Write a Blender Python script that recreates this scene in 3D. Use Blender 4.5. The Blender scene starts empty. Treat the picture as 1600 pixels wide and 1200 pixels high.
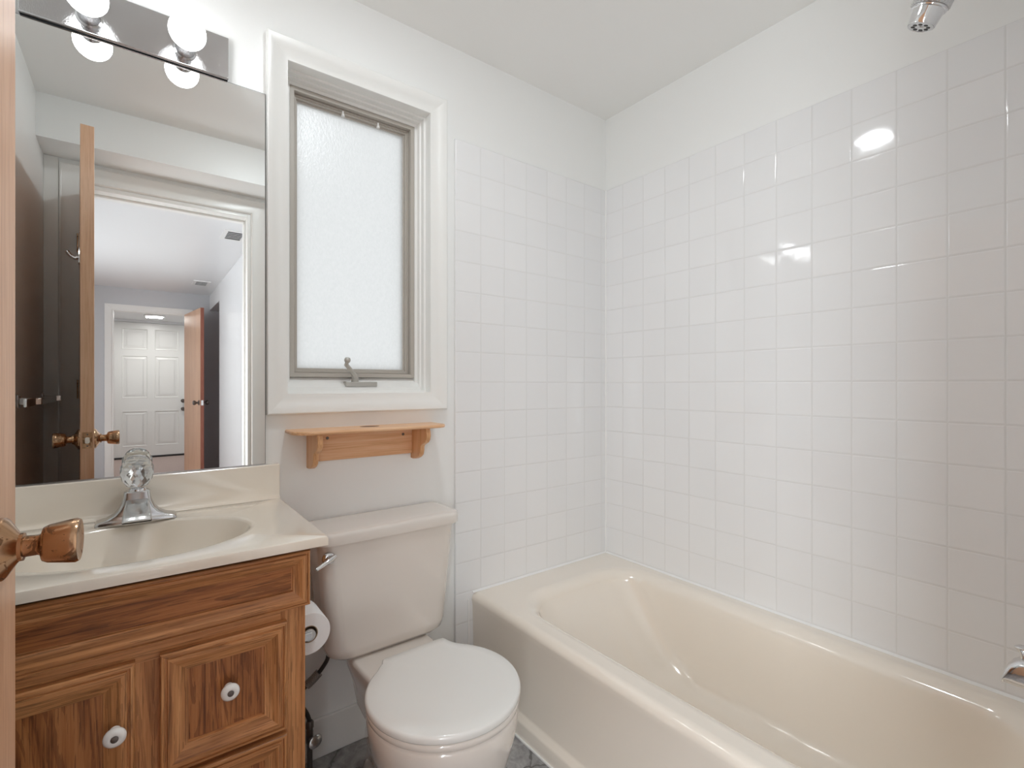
import bpy, bmesh, math, random
from mathutils import Vector, Matrix
PI = math.pi
random.seed(7)
S = bpy.context.scene
COL = S.collection

# ------------------------------------------------------------------ camera, world, lights, exposure
cd = bpy.data.cameras.new('camera'); cam = bpy.data.objects.new('camera', cd); COL.objects.link(cam)
cd.sensor_width = 36.0; cd.lens = 36.0 * 767.4 / 1600.0; cd.shift_y = 1.65 / 1600.0
cd.clip_start = 0.02
cam.location = (0, 0, 1.165); cam.rotation_euler = (PI / 2, 0, -0.6493)
S.camera = cam

S.view_settings.view_transform = 'Standard'
S.view_settings.look = 'None'
S.view_settings.gamma = 1.0
S.view_settings.use_curve_mapping = False
S.view_settings.exposure = 0.27
S.cycles.use_denoising = True
S.cycles.max_bounces = 12; S.cycles.diffuse_bounces = 8; S.cycles.glossy_bounces = 6
S.cycles.transmission_bounces = 10; S.cycles.transparent_max_bounces = 8
S.cycles.sample_clamp_indirect = 6.0
S.cycles.caustics_reflective = False; S.cycles.caustics_refractive = False

W = bpy.data.worlds.new('daylight'); S.world = W; W.use_nodes = True
W.node_tree.nodes['Background'].inputs[0].default_value = (0.99, 0.992, 1.0, 1)
W.node_tree.nodes['Background'].inputs[1].default_value = 1.10

def area(name, loc, rot, sx, sy, power, color=(1, 1, 1)):
    l = bpy.data.lights.new(name, 'AREA'); l.shape = 'RECTANGLE'; l.size = sx; l.size_y = sy
    l.energy = power; l.color = color
    o = bpy.data.objects.new(name, l); COL.objects.link(o); o.location = loc; o.rotation_euler = rot
    return o
HALL_SIDE = 4.2      # added fill light for the hall, through an opening made for it
FOYER_PW = 14.0
CAN_EMIT = 112.0       # ceiling dome lamp over the floor between toilet and tub
BULB_EMIT = 12.0
area('hall_side_fill', (-1.1, -2.3, 1.45), (0, -PI / 2, 0), 1.7, 1.5, HALL_SIDE * 5.0, (0.96, 0.98, 1.0))  # invented source, added to brighten the hall
area('doorway_fill', (-0.42, -0.31, 0.98), (math.radians(78), 0, math.radians(-64)), 0.30, 1.15, 17.0, (0.90, 0.96, 1.0))  # added fill behind the doorway, lights the tub side; no window there
area('foyer_lamp_light', (0.18, -5.83, 2.17), (0, 0, 0), 0.2, 0.2, FOYER_PW, (1.0, 0.98, 0.95))

# ------------------------------------------------------------------ measured dimensions (metres)
XR, YB, ZC = 1.7728, 1.5968, 2.428        # east wall, window wall, ceiling
XL, YF = -0.354, 0.045                    # west wall, door wall
TP = 0.1135; TPZ = 0.11375                # tile pitch
ZT = 2.086                                # top of tiles
ZH = 2.36                                 # hall ceiling

# ------------------------------------------------------------------ helpers
def setp(o, label=None, cat=None, group=None, kind=None):
    if label: o['label'] = label
    if cat: o['category'] = cat
    if group: o['group'] = group
    if kind: o['kind'] = kind
    return o

def empty(name, loc=(0, 0, 0), rz=0.0, **k):
    o = bpy.data.objects.new(name, None); COL.objects.link(o); o.empty_display_size = 0.05
    o.location = loc; o.rotation_euler = (0, 0, rz)
    return setp(o, **k)

def obj(name, bm, mats, parent=None, bevel=0.0, seg=2, smooth=None, sub=0, weld=False, **k):
    if weld: bmesh.ops.remove_doubles(bm, verts=bm.verts, dist=1e-5)
    bmesh.ops.recalc_face_normals(bm, faces=bm.faces)
    me = bpy.data.meshes.new(name); bm.to_mesh(me); bm.free()
    if not isinstance(mats, (list, tuple)): mats = [mats]
    for m in mats: me.materials.append(m)
    o = bpy.data.objects.new(name, me); COL.objects.link(o)
    if parent: o.parent = parent
    if bevel:
        b = o.modifiers.new('bevel', 'BEVEL'); b.width = bevel; b.segments = seg; b.limit_method = 'ANGLE'
        b.angle_limit = math.radians(35); b.harden_normals = False
    if sub:
        s = o.modifiers.new('subsurf', 'SUBSURF'); s.levels = sub; s.render_levels = sub
    if smooth is None: smooth = 40 if (bevel or sub) else 0
    if smooth:
        for p in me.polygons: p.use_smooth = True
        if smooth < 180 and not sub: me.set_sharp_from_angle(angle=math.radians(smooth))
    return setp(o, **k)

def box(bm, x0, x1, y0, y1, z0, z1, mat=0):
    v = [bm.verts.new(p) for p in ((x0,y0,z0),(x1,y0,z0),(x1,y1,z0),(x0,y1,z0),(x0,y0,z1),(x1,y0,z1),(x1,y1,z1),(x0,y1,z1))]
    for f in ((0,3,2,1),(4,5,6,7),(0,1,5,4),(1,2,6,5),(2,3,7,6),(3,0,4,7)):
        bm.faces.new([v[i] for i in f]).material_index = mat
    return bm
def Box(*a, **k): return box(bmesh.new(), *a, **k)

def loft(bm, rings, close0=True, close1=True, loop=True, mats=None):
    R = [[bm.verts.new(p) for p in r] for r in rings]
    n = len(R[0])
    for i, (a, b) in enumerate(zip(R, R[1:])):
        for j in range(n if loop else n - 1):
            k = (j + 1) % n
            f = bm.faces.new((a[j], a[k], b[k], b[j]))
            if mats: f.material_index = mats(i, j)
    if close0: bm.faces.new(list(reversed(R[0])))
    if close1: bm.faces.new(R[-1])
    return R

def lathe(bm, prof, origin=(0,0,0), axis=(0,0,1), seg=32, cap0=True, cap1=True, rmod=None):
    ax = Vector(axis).normalized(); u = ax.orthogonal().normalized(); w = ax.cross(u)
    o = Vector(origin); rings = []
    for i, (r, h) in enumerate(prof):
        rings.append([o + ax * h + (u * math.cos(2*PI*j/seg) + w * math.sin(2*PI*j/seg)) * (max(r, 1e-4) * (rmod(i, j) if rmod else 1)) for j in range(seg)])
    loft(bm, rings, cap0, cap1)
    return bm

def tube(bm, pts, rad, seg=12, caps=True):
    pts = [Vector(p) for p in pts]; n = len(pts)
    rad = rad if isinstance(rad, (list, tuple)) else [rad] * n
    up = None; rings = []
    for i, p in enumerate(pts):
        t = ((pts[min(i+1, n-1)] - pts[max(i-1, 0)])).normalized()
        if up is None: up = t.orthogonal().normalized()
        up = (up - t * up.dot(t)).normalized(); w = t.cross(up)
        rings.append([p + (up * math.cos(2*PI*j/seg) + w * math.sin(2*PI*j/seg)) * rad[i] for j in range(seg)])
    loft(bm, rings, caps, caps)
    return bm

def spline(pts, m=8):
    P = [Vector(p) for p in pts]; out = []
    for i in range(len(P) - 1):
        p0, p1, p2, p3 = P[max(i-1, 0)], P[i], P[i+1], P[min(i+2, len(P)-1)]
        for k in range(m):
            t = k / m
            out.append(0.5 * ((2*p1) + (-p0+p2)*t + (2*p0-5*p1+4*p2-p3)*t*t + (-p0+3*p1-3*p2+p3)*t**3))
    out.append(P[-1]); return out

def prism(bm, outline, a0, a1, axis='X', mat=0):
    """outline: 2D points in the other two axes (in XYZ order), extruded from a0 to a1 along axis"""
    def P(u, v, a):
        return {'X': (a, u, v), 'Y': (u, a, v), 'Z': (u, v, a)}[axis]
    A = [bm.verts.new(P(u, v, a0)) for u, v in outline]; B = [bm.verts.new(P(u, v, a1)) for u, v in outline]
    n = len(A)
    bm.faces.new(A).material_index = mat; bm.faces.new(list(reversed(B))).material_index = mat
    for i in range(n):
        bm.faces.new((A[i], B[i], B[(i+1) % n], A[(i+1) % n])).material_index = mat
    return bm

def rrect(x0, x1, y0, y1, r, n=8):
    """rounded rectangle, counter-clockwise, r a number or four corner radii (x1y0, x1y1, x0y1, x0y0)"""
    if not isinstance(r, (list, tuple)): r = [r] * 4
    out = []
    for (cx, cy, sx, sy, a0), q in zip(((x1,y0,-1,1,-90), (x1,y1,-1,-1,0), (x0,y1,1,-1,90), (x0,y0,1,1,180)), r):
        for k in range(n + 1):
            a = math.radians(a0 + 90 * k / n)
            out.append((cx + sx*q + q*math.cos(a), cy + sy*q + q*math.sin(a)))
    return out

def frame(bm, x0, x1, z0, z1, prof, y=0, s=-1, close=True, sides=(0,1,2,3), hm=1, vm=0):
    """mitred frame in an XZ plane: prof = [(inset, height)], height measured from plane y towards s. Side 0 bottom, 1 right, 2 top, 3 left"""
    if close: prof = [(prof[0][0], 0)] + list(prof) + [(prof[-1][0], 0)]
    C = []
    for d, h in prof:
        C.append([bm.verts.new(p) for p in ((x0+d, y+s*h, z0+d), (x1-d, y+s*h, z0+d), (x1-d, y+s*h, z1-d), (x0+d, y+s*h, z1-d))])
    for a, b in zip(C, C[1:]):
        for k in sides:
            j = (k + 1) % 4
            f = bm.faces.new((a[k], a[j], b[j], b[k])); f.material_index = vm if k in (1, 3) else hm
    return bm

# ------------------------------------------------------------------ materials
def mat(name, col=(0.8,0.8,0.8), rough=0.5, metal=0.0, coat=0.0, coat_r=0.05, spec=0.5, build=None, emit=None, es=0.0, trans=0.0, ior=1.5):
    m = bpy.data.materials.new(name); m.use_nodes = True
    nt = m.node_tree; b = nt.nodes['Principled BSDF']
    b.inputs['Base Color'].default_value = (*col, 1); b.inputs['Roughness'].default_value = rough
    b.inputs['Metallic'].default_value = metal; b.inputs['Coat Weight'].default_value = coat
    b.inputs['Coat Roughness'].default_value = coat_r; b.inputs['Coat IOR'].default_value = 1.6 if coat >= 1.0 else 1.5; b.inputs['Specular IOR Level'].default_value = spec
    b.inputs['Transmission Weight'].default_value = trans; b.inputs['IOR'].default_value = ior
    if emit: b.inputs['Emission Color'].default_value = (*emit, 1); b.inputs['Emission Strength'].default_value = es
    if build: build(nt, b)
    return m
def N(nt, t, **k):
    n = nt.nodes.new(t)
    for a, v in k.items(): setattr(n, a, v)
    return n
def M(nt, op, a, b=None, c=None, clamp=False):
    n = nt.nodes.new('ShaderNodeMath'); n.operation = op; n.use_clamp = clamp
    for i, v in enumerate((a, b, c)):
        if v is None: continue
        if isinstance(v, (int, float)): n.inputs[i].default_value = v
        else: nt.links.new(v, n.inputs[i])
    return n.outputs[0]
def coords(nt, scale=(1,1,1), rot=(0,0,0)):
    t = N(nt, 'ShaderNodeTexCoord'); mp = N(nt, 'ShaderNodeMapping')
    mp.inputs['Scale'].default_value = scale; mp.inputs['Rotation'].default_value = rot
    nt.links.new(t.outputs['Object'], mp.inputs['Vector']); return mp.outputs[0]
def noise(nt, vec, scale, detail=3, rough=0.5, dist=0.0):
    n = N(nt, 'ShaderNodeTexNoise'); n.inputs['Scale'].default_value = scale; n.inputs['Detail'].default_value = detail
    n.inputs['Roughness'].default_value = rough; n.inputs['Distortion'].default_value = dist
    if vec is not None: nt.links.new(vec, n.inputs['Vector'])
    return n.outputs['Fac']
def ramp(nt, fac, stops):
    r = N(nt, 'ShaderNodeValToRGB'); e = r.color_ramp.elements
    while len(e) < len(stops): e.new(0.5)
    for q, (p, c) in zip(e, stops): q.position = p; q.color = (*c, 1)
    nt.links.new(fac, r.inputs[0]); return r.outputs[0]
def bump(nt, b, h, strength=0.3, dist=0.001, inp='Normal'):
    n = N(nt, 'ShaderNodeBump'); n.inputs['Strength'].default_value = strength; n.inputs['Distance'].default_value = dist
    nt.links.new(h, n.inputs['Height']); nt.links.new(n.outputs[0], b.inputs[inp]); return n
def mixc(nt, f, a, b):
    n = N(nt, 'ShaderNodeMix', data_type='RGBA')
    if isinstance(f, (int, float)): n.inputs[0].default_value = f
    else: nt.links.new(f, n.inputs[0])
    for i, v in ((6, a), (7, b)):
        if isinstance(v, tuple): n.inputs[i].default_value = (*v, 1)
        else: nt.links.new(v, n.inputs[i])
    return n.outputs[2]

def paint(name, col, rough=0.5, amt=0.15):
    def f(nt, b):
        v = coords(nt)
        bump(nt, b, noise(nt, v, 180, 3), amt, 0.0006)
        nt.links.new(mixc(nt, noise(nt, v, 2.5, 2), tuple(c*0.985 for c in col), col), b.inputs['Base Color'])
    return mat(name, col, rough, build=f)

def wood(name, c_dark, c_mid, c_light, axis='Z', scale=1.0, rough=0.42, coat=0.25, ring=9.0, pores=0.5, contrast=1.0, lines=0.0):
    def f(nt, b):
        def st(k): return tuple(s * scale for s in {'X': (k, 1, 1), 'Y': (1, k, 1), 'Z': (1, 1, k)}[axis])
        v = coords(nt, st(0.09))
        n0 = noise(nt, v, 4.5, 2, 0.45, 0.5)                      # growth rings, cut lengthwise
        tri = M(nt, 'MULTIPLY', M(nt, 'PINGPONG', M(nt, 'MULTIPLY', n0, ring * 1.6), 0.5), 2.0)
        fine = noise(nt, coords(nt, st(0.03)), 200, 4, 0.65)
        blot = noise(nt, coords(nt, st(0.12)), 5.0, 2)
        g = M(nt, 'ADD', M(nt, 'MULTIPLY', tri, 0.22*contrast), M(nt, 'ADD', M(nt, 'MULTIPLY', fine, 0.75), M(nt, 'MULTIPLY', blot, 0.25)))
        c = ramp(nt, g, [(0.38, c_dark), (0.58, c_mid), (0.86, c_light)])
        if lines:
            t2 = M(nt, 'PINGPONG', M(nt, 'MULTIPLY', n0, ring * 5.0), 0.5)
            ln = M(nt, 'MULTIPLY', M(nt, 'LESS_THAN', t2, 0.16), M(nt, 'GREATER_THAN', noise(nt, coords(nt, st(0.05)), 120, 3, 0.6), 0.47))
            c = mixc(nt, M(nt, 'MULTIPLY', ln, lines), c, c_dark)
        pm = M(nt, 'GREATER_THAN', noise(nt, coords(nt, st(0.035)), 330, 2, 0.5), 0.60)
        c = mixc(nt, M(nt, 'MULTIPLY', pm, pores), c, tuple(x*0.6 for x in c_dark))
        nt.links.new(c, b.inputs['Base Color'])
        bump(nt, b, fine, 0.12, 0.0006)
    return mat(name, c_mid, rough, coat=coat * 0.5, coat_r=0.3, spec=0.35, build=f)

def tile(name, uaxis, off):
    """4 1/4 inch glazed wall tile: grout lines from object coordinates, each tile set at its own slight tilt"""
    def f(nt, b):
        t = N(nt, 'ShaderNodeTexCoord'); s = N(nt, 'ShaderNodeSeparateXYZ'); nt.links.new(t.outputs['Object'], s.inputs[0])
        u = M(nt, 'DIVIDE', M(nt, 'SUBTRACT', s.outputs[uaxis], off), TP)
        w = M(nt, 'DIVIDE', M(nt, 'SUBTRACT', s.outputs['Z'], ZT), TPZ)
        fu, fw = M(nt, 'FRACT', u), M(nt, 'FRACT', w)
        du = M(nt, 'MINIMUM', fu, M(nt, 'SUBTRACT', 1.0, fu)); dw = M(nt, 'MINIMUM', fw, M(nt, 'SUBTRACT', 1.0, fw))
        d = M(nt, 'MINIMUM', du, dw)
        cv = N(nt, 'ShaderNodeCombineXYZ'); nt.links.new(M(nt, 'FLOOR', u), cv.inputs[0]); nt.links.new(M(nt, 'FLOOR', w), cv.inputs[1])
        wn = N(nt, 'ShaderNodeTexWhiteNoise'); wn.noise_dimensions = '3D'; nt.links.new(cv.outputs[0], wn.inputs[0])
        sc = N(nt, 'ShaderNodeSeparateColor'); nt.links.new(wn.outputs['Color'], sc.inputs[0])
        tilt = M(nt, 'ADD', M(nt, 'MULTIPLY', M(nt, 'SUBTRACT', sc.outputs[0], 0.5), fu), M(nt, 'MULTIPLY', M(nt, 'SUBTRACT', sc.outputs[1], 0.5), fw))
        wav = noise(nt, t.outputs['Object'], 16, 1)
        edge = N(nt, 'ShaderNodeMapRange'); edge.interpolation_type = 'SMOOTHSTEP'
        nt.links.new(d, edge.inputs[0]); edge.inputs[1].default_value = 0.008; edge.inputs[2].default_value = 0.04
        h = M(nt, 'ADD', edge.outputs[0], M(nt, 'ADD', M(nt, 'MULTIPLY', tilt, 1.0), M(nt, 'MULTIPLY', wav, 0.8)))
        bump(nt, b, h, 1.0, 0.0006)
        g = M(nt, 'LESS_THAN', d, 0.0135)
        nt.links.new(mixc(nt, g, mixc(nt, sc.outputs[2], (0.835, 0.838, 0.845), (0.855, 0.857, 0.862)), (0.755, 0.755, 0.75)), b.inputs['Base Color'])
        nt.links.new(M(nt, 'ADD', 0.06, M(nt, 'MULTIPLY', g, 0.5)), b.inputs['Roughness'])
    return mat(name, (0.84, 0.84, 0.85), 0.06, spec=0.5, build=f)

def brass(nt, b):
    v = coords(nt)
    n = noise(nt, v, 38, 5, 0.7, 0.6)
    p = M(nt, 'GREATER_THAN', n, 0.56)
    c = ramp(nt, noise(nt, v, 14, 3), [(0.35, (0.40, 0.23, 0.125)), (0.6, (0.52, 0.335, 0.21))])
    nt.links.new(mixc(nt, M(nt, 'MULTIPLY', p, 0.7), c, (0.16, 0.08, 0.04)), b.inputs['Base Color'])
    nt.links.new(M(nt, 'ADD', 0.2, M(nt, 'MULTIPLY', p, 0.25)), b.inputs['Roughness'])

def barmetal(nt, b):
    v = coords(nt)
    h = M(nt, 'ADD', noise(nt, v, 420, 3, 0.7), M(nt, 'MULTIPLY', noise(nt, coords(nt, (1, 1, 0.3)), 600, 2), 0.8))
    bump(nt, b, h, 0.32, 0.0006)
def stone(nt, b):
    v = coords(nt, (1,1,1), (0, 0, 0.62))
    n1 = noise(nt, v, 5, 6, 0.65, 1.2); n2 = noise(nt, v, 26, 4, 0.6, 0.8)
    g = M(nt, 'ADD', M(nt, 'MULTIPLY', n1, 0.6), M(nt, 'MULTIPLY', n2, 0.4))
    c = ramp(nt, g, [(0.36, (0.13, 0.125, 0.12)), (0.5, (0.30, 0.295, 0.295)), (0.64, (0.50, 0.49, 0.49))])
    s = N(nt, 'ShaderNodeSeparateXYZ'); nt.links.new(v, s.inputs[0])
    w = M(nt, 'MULTIPLY', n1, 0.10)
    fu = M(nt, 'FRACT', M(nt, 'DIVIDE', M(nt, 'ADD', s.outputs[0], w), 0.155)); fw = M(nt, 'FRACT', M(nt, 'DIVIDE', M(nt, 'ADD', s.outputs[1], w), 0.155))
    d = M(nt, 'MINIMUM', M(nt, 'MINIMUM', fu, M(nt, 'SUBTRACT', 1.0, fu)), M(nt, 'MINIMUM', fw, M(nt, 'SUBTRACT', 1.0, fw)))
    ln = M(nt, 'LESS_THAN', d, 0.022)
    nt.links.new(mixc(nt, M(nt, 'MULTIPLY', ln, 0.75), c, (0.10, 0.095, 0.09)), b.inputs['Base Color'])
    bump(nt, b, d, 0.15, 0.002)
def carpet(nt, b):
    v = coords(nt)
    nt.links.new(mixc(nt, noise(nt, v, 60, 4, 0.7), (0.36, 0.27, 0.24), (0.62, 0.50, 0.46)), b.inputs['Base Color'])
    bump(nt, b, noise(nt, v, 400, 2), 0.8, 0.003)

m_wall = paint('wall_paint', (0.87, 0.875, 0.865), 0.42)
m_ceil = paint('ceiling_paint', (0.885, 0.885, 0.87), 0.6)
m_trim = paint('trim_paint', (0.86, 0.86, 0.84), 0.28, 0.03)
m_hall = paint('hall_paint', (0.83, 0.84, 0.85), 0.35, 0.1)
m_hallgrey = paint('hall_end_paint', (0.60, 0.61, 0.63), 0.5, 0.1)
m_dark = paint('side_room_paint', (0.62, 0.56, 0.62), 0.6, 0.1)
m_tile_b = tile('window_wall_tile', 'X', 0.940)
m_tile_r = tile('bath_side_tile', 'Y', YB - 0.979 * TP)
m_tile_f = tile('shower_wall_tile', 'X', 0.0)
m_caulk = mat('caulk', (0.88, 0.88, 0.87), 0.4)
m_oak_h = wood('oak_rail', (0.22, 0.082, 0.026), (0.49, 0.215, 0.078), (0.68, 0.345, 0.145), 'X', 1.0, ring=7, lines=0.35)
m_oak_v = wood('oak_stile', (0.22, 0.082, 0.026), (0.49, 0.215, 0.078), (0.68, 0.345, 0.145), 'Z', 1.0, ring=7, lines=0.35)
m_oak_p = wood('oak_panel', (0.135, 0.042, 0.012), (0.38, 0.140, 0.042), (0.54, 0.235, 0.082), 'Z', 1.1, ring=10, contrast=1.1, lines=0.5)
m_oak_ph = wood('oak_panel_level', (0.135, 0.042, 0.012), (0.38, 0.140, 0.042), (0.54, 0.235, 0.082), 'X', 1.1, ring=10, contrast=1.1, lines=0.5)
m_birch = wood('birch_veneer', (0.58, 0.32, 0.19), (0.70, 0.42, 0.265), (0.80, 0.53, 0.36), 'Z', 1.0, rough=0.35, ring=4, pores=0.15, contrast=0.5)
m_redwood = wood('door_edge_wood', (0.25, 0.08, 0.05), (0.33, 0.12, 0.08), (0.42, 0.17, 0.11), 'Z', 1.0, rough=0.5, ring=4, pores=0.1, contrast=0.5)
m_pine = wood('pine', (0.60, 0.31, 0.15), (0.77, 0.46, 0.26), (0.86, 0.60, 0.40), 'X', 1.0, rough=0.4, ring=6, pores=0.05, contrast=0.8)
m_pine_v = wood('pine_bracket', (0.52, 0.25, 0.10), (0.68, 0.38, 0.19), (0.78, 0.50, 0.30), 'Z', 1.0, rough=0.4, ring=6, pores=0.05, contrast=0.8)
m_marble = mat('cultured_marble', (0.86, 0.785, 0.68), 0.16, coat=1.0, coat_r=0.08)
m_tub = mat('tub_enamel', (0.87, 0.80, 0.71), 0.13, coat=1.0, coat_r=0.05)
m_china = mat('bone_china', (0.755, 0.705, 0.655), 0.1, coat=0.7, coat_r=0.04)
m_seat = mat('seat_plastic', (0.80, 0.795, 0.77), 0.2, coat=0.3)
m_chrome = mat('chrome', (0.78, 0.78, 0.79), 0.08, 1.0)
m_faucet = mat('faucet_chrome', (0.60, 0.60, 0.60), 0.14, 1.0)
m_chrome_d = mat('aged_chrome', (0.62, 0.62, 0.62), 0.22, 1.0)
m_bar = mat('light_bar_metal', (0.60, 0.60, 0.61), 0.10, 1.0, build=barmetal)
m_brass = mat('antique_brass', (0.6, 0.36, 0.2), 0.25, 1.0, build=brass)
m_mirror = mat('mirror_silver', (0.90, 0.915, 0.91), 0.0, 1.0)
m_edge = mat('mirror_edge', (0.10, 0.12, 0.12), 0.3)
m_taupe = mat('taupe_window_vinyl', (0.47, 0.435, 0.39), 0.45)
m_crank = mat('grey_crank_metal', (0.50, 0.485, 0.45), 0.4, 0.4)
m_black = mat('black_rubber', (0.03, 0.027, 0.025), 0.5)
m_darkmetal = mat('dark_metal', (0.16, 0.14, 0.13), 0.35, 0.8)
m_white = mat('white_plastic', (0.85, 0.85, 0.84), 0.35)
m_porc = mat('white_porcelain', (0.88, 0.88, 0.87), 0.1, coat=0.5)
def paperb(nt, b): bump(nt, b, noise(nt, coords(nt), 300, 2), 0.3, 0.001)
m_paper = mat('toilet_paper', (0.87, 0.86, 0.86), 0.9, build=paperb)
m_card = mat('roll_core', (0.42, 0.30, 0.20), 0.9)
m_crystal = mat('clear_acrylic', (0.95, 0.96, 0.97), 0.06, trans=0.9, ior=1.45)
m_stone = mat('stone_vinyl', (0.4, 0.4, 0.4), 0.45, build=stone)
m_carpet = mat('foyer_carpet', (0.5, 0.4, 0.36), 0.95, build=carpet)
m_bulb = mat('lit_bulb', (0.9, 0.9, 0.9), 0.3, emit=(0.96, 0.985, 1.0), es=BULB_EMIT)
m_can = mat('lit_lens', (0.9, 0.9, 0.9), 0.3, emit=(0.91, 0.97, 1.0), es=CAN_EMIT)
m_foyer_lens = mat('foyer_lens', (0.9, 0.9, 0.9), 0.3, emit=(1.0, 0.98, 0.95), es=3.0)
m_slot = mat('vent_slot', (0.05, 0.05, 0.05), 0.7)
def braid(nt, b):
    n = N(nt, 'ShaderNodeTexChecker'); n.inputs['Scale'].default_value = 520
    nt.links.new(coords(nt, (1, 1, 1), (0.5, 0.6, 0.4)), n.inputs[0])
    nt.links.new(mixc(nt, n.outputs['Fac'], (0.10, 0.095, 0.09), (0.45, 0.43, 0.41)), b.inputs['Base Color'])
m_braid = mat('braided_hose', (0.3, 0.3, 0.3), 0.4, 0.5, build=braid)

def glass_mat():
    m = bpy.data.materials.new('obscure_glass'); m.use_nodes = True; nt = m.node_tree
    for n in list(nt.nodes): nt.nodes.remove(n)
    out = N(nt, 'ShaderNodeOutputMaterial'); tr = N(nt, 'ShaderNodeBsdfTranslucent'); gl = N(nt, 'ShaderNodeBsdfGlossy'); rf = N(nt, 'ShaderNodeBsdfRefraction')
    v = coords(nt); tx = noise(nt, coords(nt, (1, 1, 0.6)), 160, 3, 0.6)
    col = mixc(nt, tx, (0.85, 0.87, 0.87), (0.975, 0.985, 0.985))
    nt.links.new(col, tr.inputs[0]); nt.links.new(col, rf.inputs[0])
    gl.inputs['Roughness'].default_value = 0.25; rf.inputs['Roughness'].default_value = 0.5; rf.inputs['IOR'].default_value = 1.1
    bp = N(nt, 'ShaderNodeBump'); bp.inputs['Strength'].default_value = 0.6; bp.inputs['Distance'].default_value = 0.002
    nt.links.new(tx, bp.inputs['Height'])
    for s in (gl, rf, tr): nt.links.new(bp.outputs[0], s.inputs['Normal'])
    m1 = N(nt, 'ShaderNodeMixShader'); m1.inputs[0].default_value = 0.3
    nt.links.new(tr.outputs[0], m1.inputs[1]); nt.links.new(rf.outputs[0], m1.inputs[2])
    m2 = N(nt, 'ShaderNodeMixShader'); m2.inputs[0].default_value = 0.05
    nt.links.new(m1.outputs[0], m2.inputs[1]); nt.links.new(gl.outputs[0], m2.inputs[2])
    nt.links.new(m2.outputs[0], out.inputs[0]); return m
m_glass = glass_mat()

# ================================================================== ROOM SHELL
K = dict(kind='structure')
obj('floor', Box(XL - 0.1, XR + 0.1, -0.07, YB + 0.15, -0.08, 0.0), m_stone, label='grey stone-patterned vinyl floor of the bathroom', **K)
obj('ceiling', Box(XL - 0.1, XR + 0.1, -0.07, YB + 0.15, ZC, ZC + 0.08), m_ceil, label='flat off-white bathroom ceiling', **K)
WX0, WX1, WZ0, WZ1 = 0.361, 0.840, 1.137, 2.148      # window opening
bm = bmesh.new(); Y1 = YB + 0.15
box(bm, XL - 0.1, WX0 - 0.004, YB, Y1, 0, ZC); box(bm, WX1 + 0.004, XR + 0.1, YB, Y1, 0, ZC)
box(bm, WX0 - 0.004, WX1 + 0.004, YB, Y1, 0, WZ0 - 0.004); box(bm, WX0 - 0.004, WX1 + 0.004, YB, Y1, WZ1 + 0.004, ZC)
obj('wall_back', bm, m_wall, label='white painted wall holding window, mirror and shelf', **K)
obj('wall_right', Box(XR, XR + 0.1, -0.07, YB, 0, ZC), m_wall, label='white painted wall above the tiles along the tub', **K)
obj('wall_left', Box(XL - 0.1, XL, -0.07, YB, 0, ZC), m_wall, label='white wall beside the vanity behind the wooden door', **K)
DX0, DX1, DZ = -0.222, 0.506, 2.13                   # bathroom doorway
bm = bmesh.new()
box(bm, XL, DX0, -0.07, YF, 0, ZC); box(bm, DX1, XR, -0.07, YF, 0, ZC); box(bm, DX0, DX1, -0.07, YF, DZ, ZC)
obj('wall_front', bm, m_wall, label='white doorway wall seen in the mirror', **K)
obj('wall_soffit', Box(XL, XR, YF, 0.268, 2.238, ZC), m_wall, label='boxed soffit over the doorway, seen in the mirror', **K)

# tiled surround (8 mm proud of the plaster)
bm = bmesh.new(); o_ = rrect(0.940, XR - 0.0002, YB - 0.008, YB - 0.0002, (0.0005, 0.0005, 0.0005, 0.006), 4)
loft(bm, [[(x, y, z) for x, y in o_] for z in (0.0, ZT)])
obj('wall_tile_back', bm, m_tile_b, smooth=40, label='white square wall tiles at the end of the tub beside the window', **K)
obj('wall_tile_right', Box(XR - 0.008, XR - 0.0002, YF, YB - 0.0082, 0, ZT), m_tile_r, label='white square wall tiles along the long side of the tub', **K)
obj('wall_tile_front', Box(0.95, XR - 0.0085, YF + 0.0002, YF + 0.008, 0, ZT), m_tile_f, label='white square wall tiles behind the tub spout', **K)
obj('trim_1', Box(XR - 0.013, XR - 0.008, YB - 0.013, YB - 0.008, 0.372, ZT), m_caulk, label='white caulk line in the tiled corner', **K)
obj('baseboard_back', Box(XL, 0.939, YB - 0.012, YB - 0.0002, 0, 0.122), m_trim, bevel=0.003, label='white baseboard behind the toilet', **K)

# window casing + jamb + window
bm = bmesh.new()
CAS = [(0, 0.0), (0, 0.0195), (0.0012, 0.0232), (0.004, 0.0245), (0.010, 0.0232), (0.030, 0.0145), (0.050, 0.0075), (0.0605, 0.0055), (0.0605, 0.0)]
frame(bm, 0.2975, 0.8995, 1.0775, 2.2085, CAS, YB, -1, close=False)
obj('trim_2', bm, m_trim, smooth=25, label='white mitred casing around the frosted window', **K)
bm = bmesh.new()
JX0, JX1, JZ0, JZ1 = 0.3585, 0.8385, 1.1385, 2.1475
def vring(d, y, db=None):   # a rectangle ring inset d at depth y, its bottom edge inset db
    db = d if db is None else db
    return [(JX0 + d, y, JZ0 + db), (JX1 - d, y, JZ0 + db), (JX1 - d, y, JZ1 - d), (JX0 + d, y, JZ1 - d)]
rings = [vring(-0.0035, YB - 0.003), vring(0, YB - 0.003), vring(0, 1.630), vring(0.007, 1.632), vring(0.007, 1.652), vring(0.013, 1.654, 0.02), vring(0.013, 1.672, 0.034), vring(0.023, 1.674, 0.036), vring(0.023, 1.690, 0.052), vring(0.023, 1.745, 0.052), vring(-0.006, 1.745)]
loft(bm, rings, False, False)
obj('trim_3', bm, m_trim, smooth=20, label='white stepped jamb lining the window opening', **K)

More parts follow.
